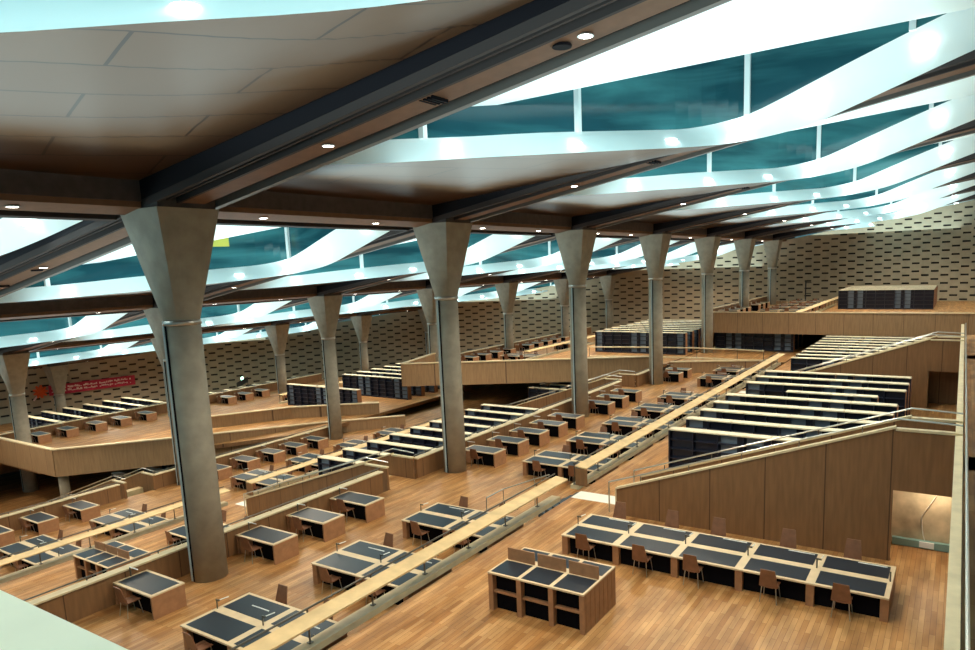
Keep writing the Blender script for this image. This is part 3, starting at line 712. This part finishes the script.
for i in range(5):
    bookshelf(27.2+i*2.0, 47.2, 55.4, ZE[2], 'black bookshelf under the left deck, %s in its block' % ORD[i], 'bookshelves under the left deck')
# raised decks
for i in range(6):
    bookshelf(86.0+i*1.95, 2.6, 12.0, -6.1, 'dark bookshelf in the tight block on the right deck, %s in its block' % ORD[i], 'bookshelves on the right deck')
for i in range(8):
    bookshelf(65.0+i*2.0, 22.6, 32.3, -9.1, 'dark bookshelf on the middle deck, %s in its block' % ORD[i], 'bookshelves on the middle deck')
bookshelf(45.7, 47.4, 57.2, -13.0, 'lone dark bookshelf at the front of the left deck behind the second row column', 'bookshelves on the left deck')
for i in range(7):
    bookshelf(52.4+i*2.1, 47.2, 56.4, -13.0, 'dark bookshelf on the left deck, %s behind the lone one' % ORD[i], 'bookshelves on the left deck')
for i in range(6):
    bookshelf(33.4+i*2.15, 76.5, 85.5, -16.1, 'dark bookshelf below the red banner, %s in its block' % ORD[i], 'bookshelves below the banner')
for i in range(7):
    bookshelf(50.5+i*2.1, 72.0, 77.9, -16.1, 'dark bookshelf below the lit exit sign, %s in its block' % ORD[i], 'bookshelves below the exit sign')
# single desks
def singles(xr, y, z, where, group):
    for i, x in enumerate(xr):
        place(SINGLE, 'single_desk', (x-1.08, y, z+ZO), 0, 'single desk with slate inlay %s, %s in the row' % (where, ORD[i]), 'desk', group)
        chair(x-1.16, y+1.02, z, 0, 'chair of the single desk %s, %s in the row' % (where, ORD[i]), group.replace('desks', 'chairs at the desks'))
singles([11.49, 15.83, 18.07, 20.28], 19.9, ZD[0], 'along the nearest parapet', 'single desks along the nearest parapet')
singles([28.9, 31.15, 33.37, 35.55, 37.73, 42.25, 44.55, 46.9], 19.58, ZD[0], 'between the second and third columns', 'single desks along the middle parapet')
singles([55.9, 58.1], 19.6, ZD[0], 'beyond the fourth column', 'single desks beyond the fourth column')
singles([11.3, 15.8, 18.0, 20.25], 43.0, ZD[1], 'one terrace down at the left edge', 'single desks one terrace down at left')
singles([29.1, 31.45, 33.7, 35.8, 37.95], 42.95, ZD[1], 'before the second row column', 'single desks before the second row column')
singles([28.8, 31.1, 33.6, 35.9, 38.4, 47.5, 49.7, 51.9], 67.9, -13.9, 'on the left raised deck', 'single desks on the left deck')
singles([59.3, 61.6, 63.9, 66.5, 70.5, 72.7, 74.9, 77.1, 79.3], 43.1, -10.0, 'on the middle raised deck', 'single desks on the middle deck')
singles([74.5, 76.7, 78.9, 83.4, 85.6, 87.8], 19.9, -6.1, 'on the right raised deck', 'single desks on the right deck')
# four-seat tables
def tables(xs, y, z, where, group):
    for i, x in enumerate(xs):
        place(TAB4, 'reading_table', (x, y, z+ZO), 0, 'four seat table with slate inlays %s, %s in the row' % (where, ORD[i]), 'table', group)
        for j, (dx, dy, rz, nm) in enumerate([(-.12, 3.05, 0, 'near left'), (-.12, 1.15, 0, 'near right'), (2.3, 3.1, PI, 'far left'), (2.3, 1.2, PI, 'far right')]):
            chair(x+dx, y+dy, z, rz+random.uniform(-.08, .08), '%s chair of the %s four seat table %s' % (nm, ORD[i], where), group.replace('tables', 'chairs at the tables'))
tables([9.86, 14.35, 18.67], 13.45, ZD[0], 'beside the near railing', 'four seat tables beside the near railing')
tables([27.37, 31.75, 36.1, 40.45, 44.9, 53.5, 57.6], 13.55, ZD[0], 'beyond the railing gap', 'four seat tables beyond the railing gap')
tables([9.8, 14.1, 18.6], 36.75, ZD[1], 'one terrace down', 'four seat tables one terrace down')
tables([27.4, 31.9, 36.4, 40.7], 36.7, ZD[1], 'one terrace down beside the shelves', 'four seat tables one terrace down beside the shelves')
tables([60.5, 72.0], 37.2, -10.0, 'on the middle deck', 'four seat tables on the middle deck')
tables([74.0, 78.5, 83.0, 87.5], 13.9, -6.1, 'on the right deck', 'four seat tables on the right deck')
tables([50.5], 60.0, -13.9, 'on the left deck', 'four seat tables on the left deck')

gs = link('glass_sign', B('glass_sign', lambda m: m.box(-.45, .45, -.02, .02, -.35, .35, 'yellow')), None, (22.5, 32.3, ZO+1.85), -.5); tag(gs, 'small square yellow sign on the skylight glass right of the nearest column', 'sign')
# ------------------------------------------------------------------ banner, exit sign, wall ladder, yellow sign
def wallpt(a, z, r): return (WC[0]+r*math.cos(a), WC[1]+r*math.sin(a), z)
def banner():
    a0, a1 = math.radians(75.6), math.radians(69.0); r = WR-.35; N = 22
    root = place([], 'wall_banner', wallpt(a0, ZO-12.0, r), 0, 'long red banner with pale lettering on the far left wall', 'banner')
    o = root.location
    def zc(t): return ZO-13.05+.15*t
    def f(m):
        for i in range(N):
            t0, t1 = i/N, (i+1)/N; b0, b1 = a0+(a1-a0)*t0, a0+(a1-a0)*t1
            p = [Vector(wallpt(b0, zc(t0)-.62, r))-o, Vector(wallpt(b1, zc(t1)-.62, r))-o, Vector(wallpt(b1, zc(t1)+.62, r))-o, Vector(wallpt(b0, zc(t0)+.62, r))-o]
            q = [Vector(wallpt(b0, zc(t0)-.62, r+.06))-o, Vector(wallpt(b1, zc(t1)-.62, r+.06))-o, Vector(wallpt(b1, zc(t1)+.62, r+.06))-o, Vector(wallpt(b0, zc(t0)+.62, r+.06))-o]
            m.hexa(p+q, 'red')
    link('cloth', B('cloth', f), root)
    rd = random.Random(3)
    def g(m):
        for i in range(46):
            t = .04+.92*i/46
            if i % 9 == 8: continue
            for rr in (0, 1):
                b = a0+(a1-a0)*t; w = math.radians(rd.uniform(.03, .09)); z = zc(t)+(-.28 if rr else .12)+rd.uniform(-.06, .06); h = rd.uniform(.08, .26)
                ps = [Vector(wallpt(b+w, z, r-.03))-o, Vector(wallpt(b-w, z, r-.03))-o, Vector(wallpt(b-w, z+h, r-.03))-o, Vector(wallpt(b+w, z+h, r-.03))-o]
                m.poly(ps, 'text')
    link('lettering', B('lettering', g), root)
banner()
a = math.radians(76.2)
em = place([], 'wall_emblem', wallpt(a, ZO-13.0, WR-.4), a+PI, 'round orange emblem on the far left wall beside the red banner', 'emblem')
def emb(m):
    for i in range(9):
        t = 2*PI*i/9; m.tube((0, 0, 0), (0, .75*math.cos(t), .8*math.sin(t)), .3, 'orange', 6, .12)
link('emblem_disc', B('emblem_disc', emb), em)
link('emblem_tail', B('emblem_tail', lambda m: m.tube((0, -.35, -.5), (0, -.8, -1.0), .1, 'text', 6)), em)
ex = place([], 'exit_sign', (58.9, 82.6, ZO-13.75), -.9, 'small green white lit exit sign over a dark doorway at the back wall', 'sign')
link('sign_box', B('sign_box', lambda m: m.box(-.05, .05, -.35, .35, -.15, .15, 'exit')), ex)
link('bracket', B('bracket', lambda m: m.box(-.03, .03, -2.6, 2.6, -.9, -.2, 'black')), ex)
link('stand', B('stand', lambda m: (m.box(-.03, .03, -2.5, -2.4, -2.2, -.2, 'black'), m.box(-.03, .03, 2.4, 2.5, -2.2, -.2, 'black'))), ex)
ld = place([], 'wall_post', (97.0, 17.5, ZO-6.1), 0, 'thin dark post with three short arms on the right deck before the wall', 'post')
link('pole', B('pole', lambda m: m.tube((0, 0, 0), (0, 0, 2.9), .08, 'black', 8)), ld)
for i in range(3): link('arm', B('arm', lambda m, i=i: m.box(-.04, .04, -.7, 0, 1.2+i*.7, 1.3+i*.7, 'black')), ld)
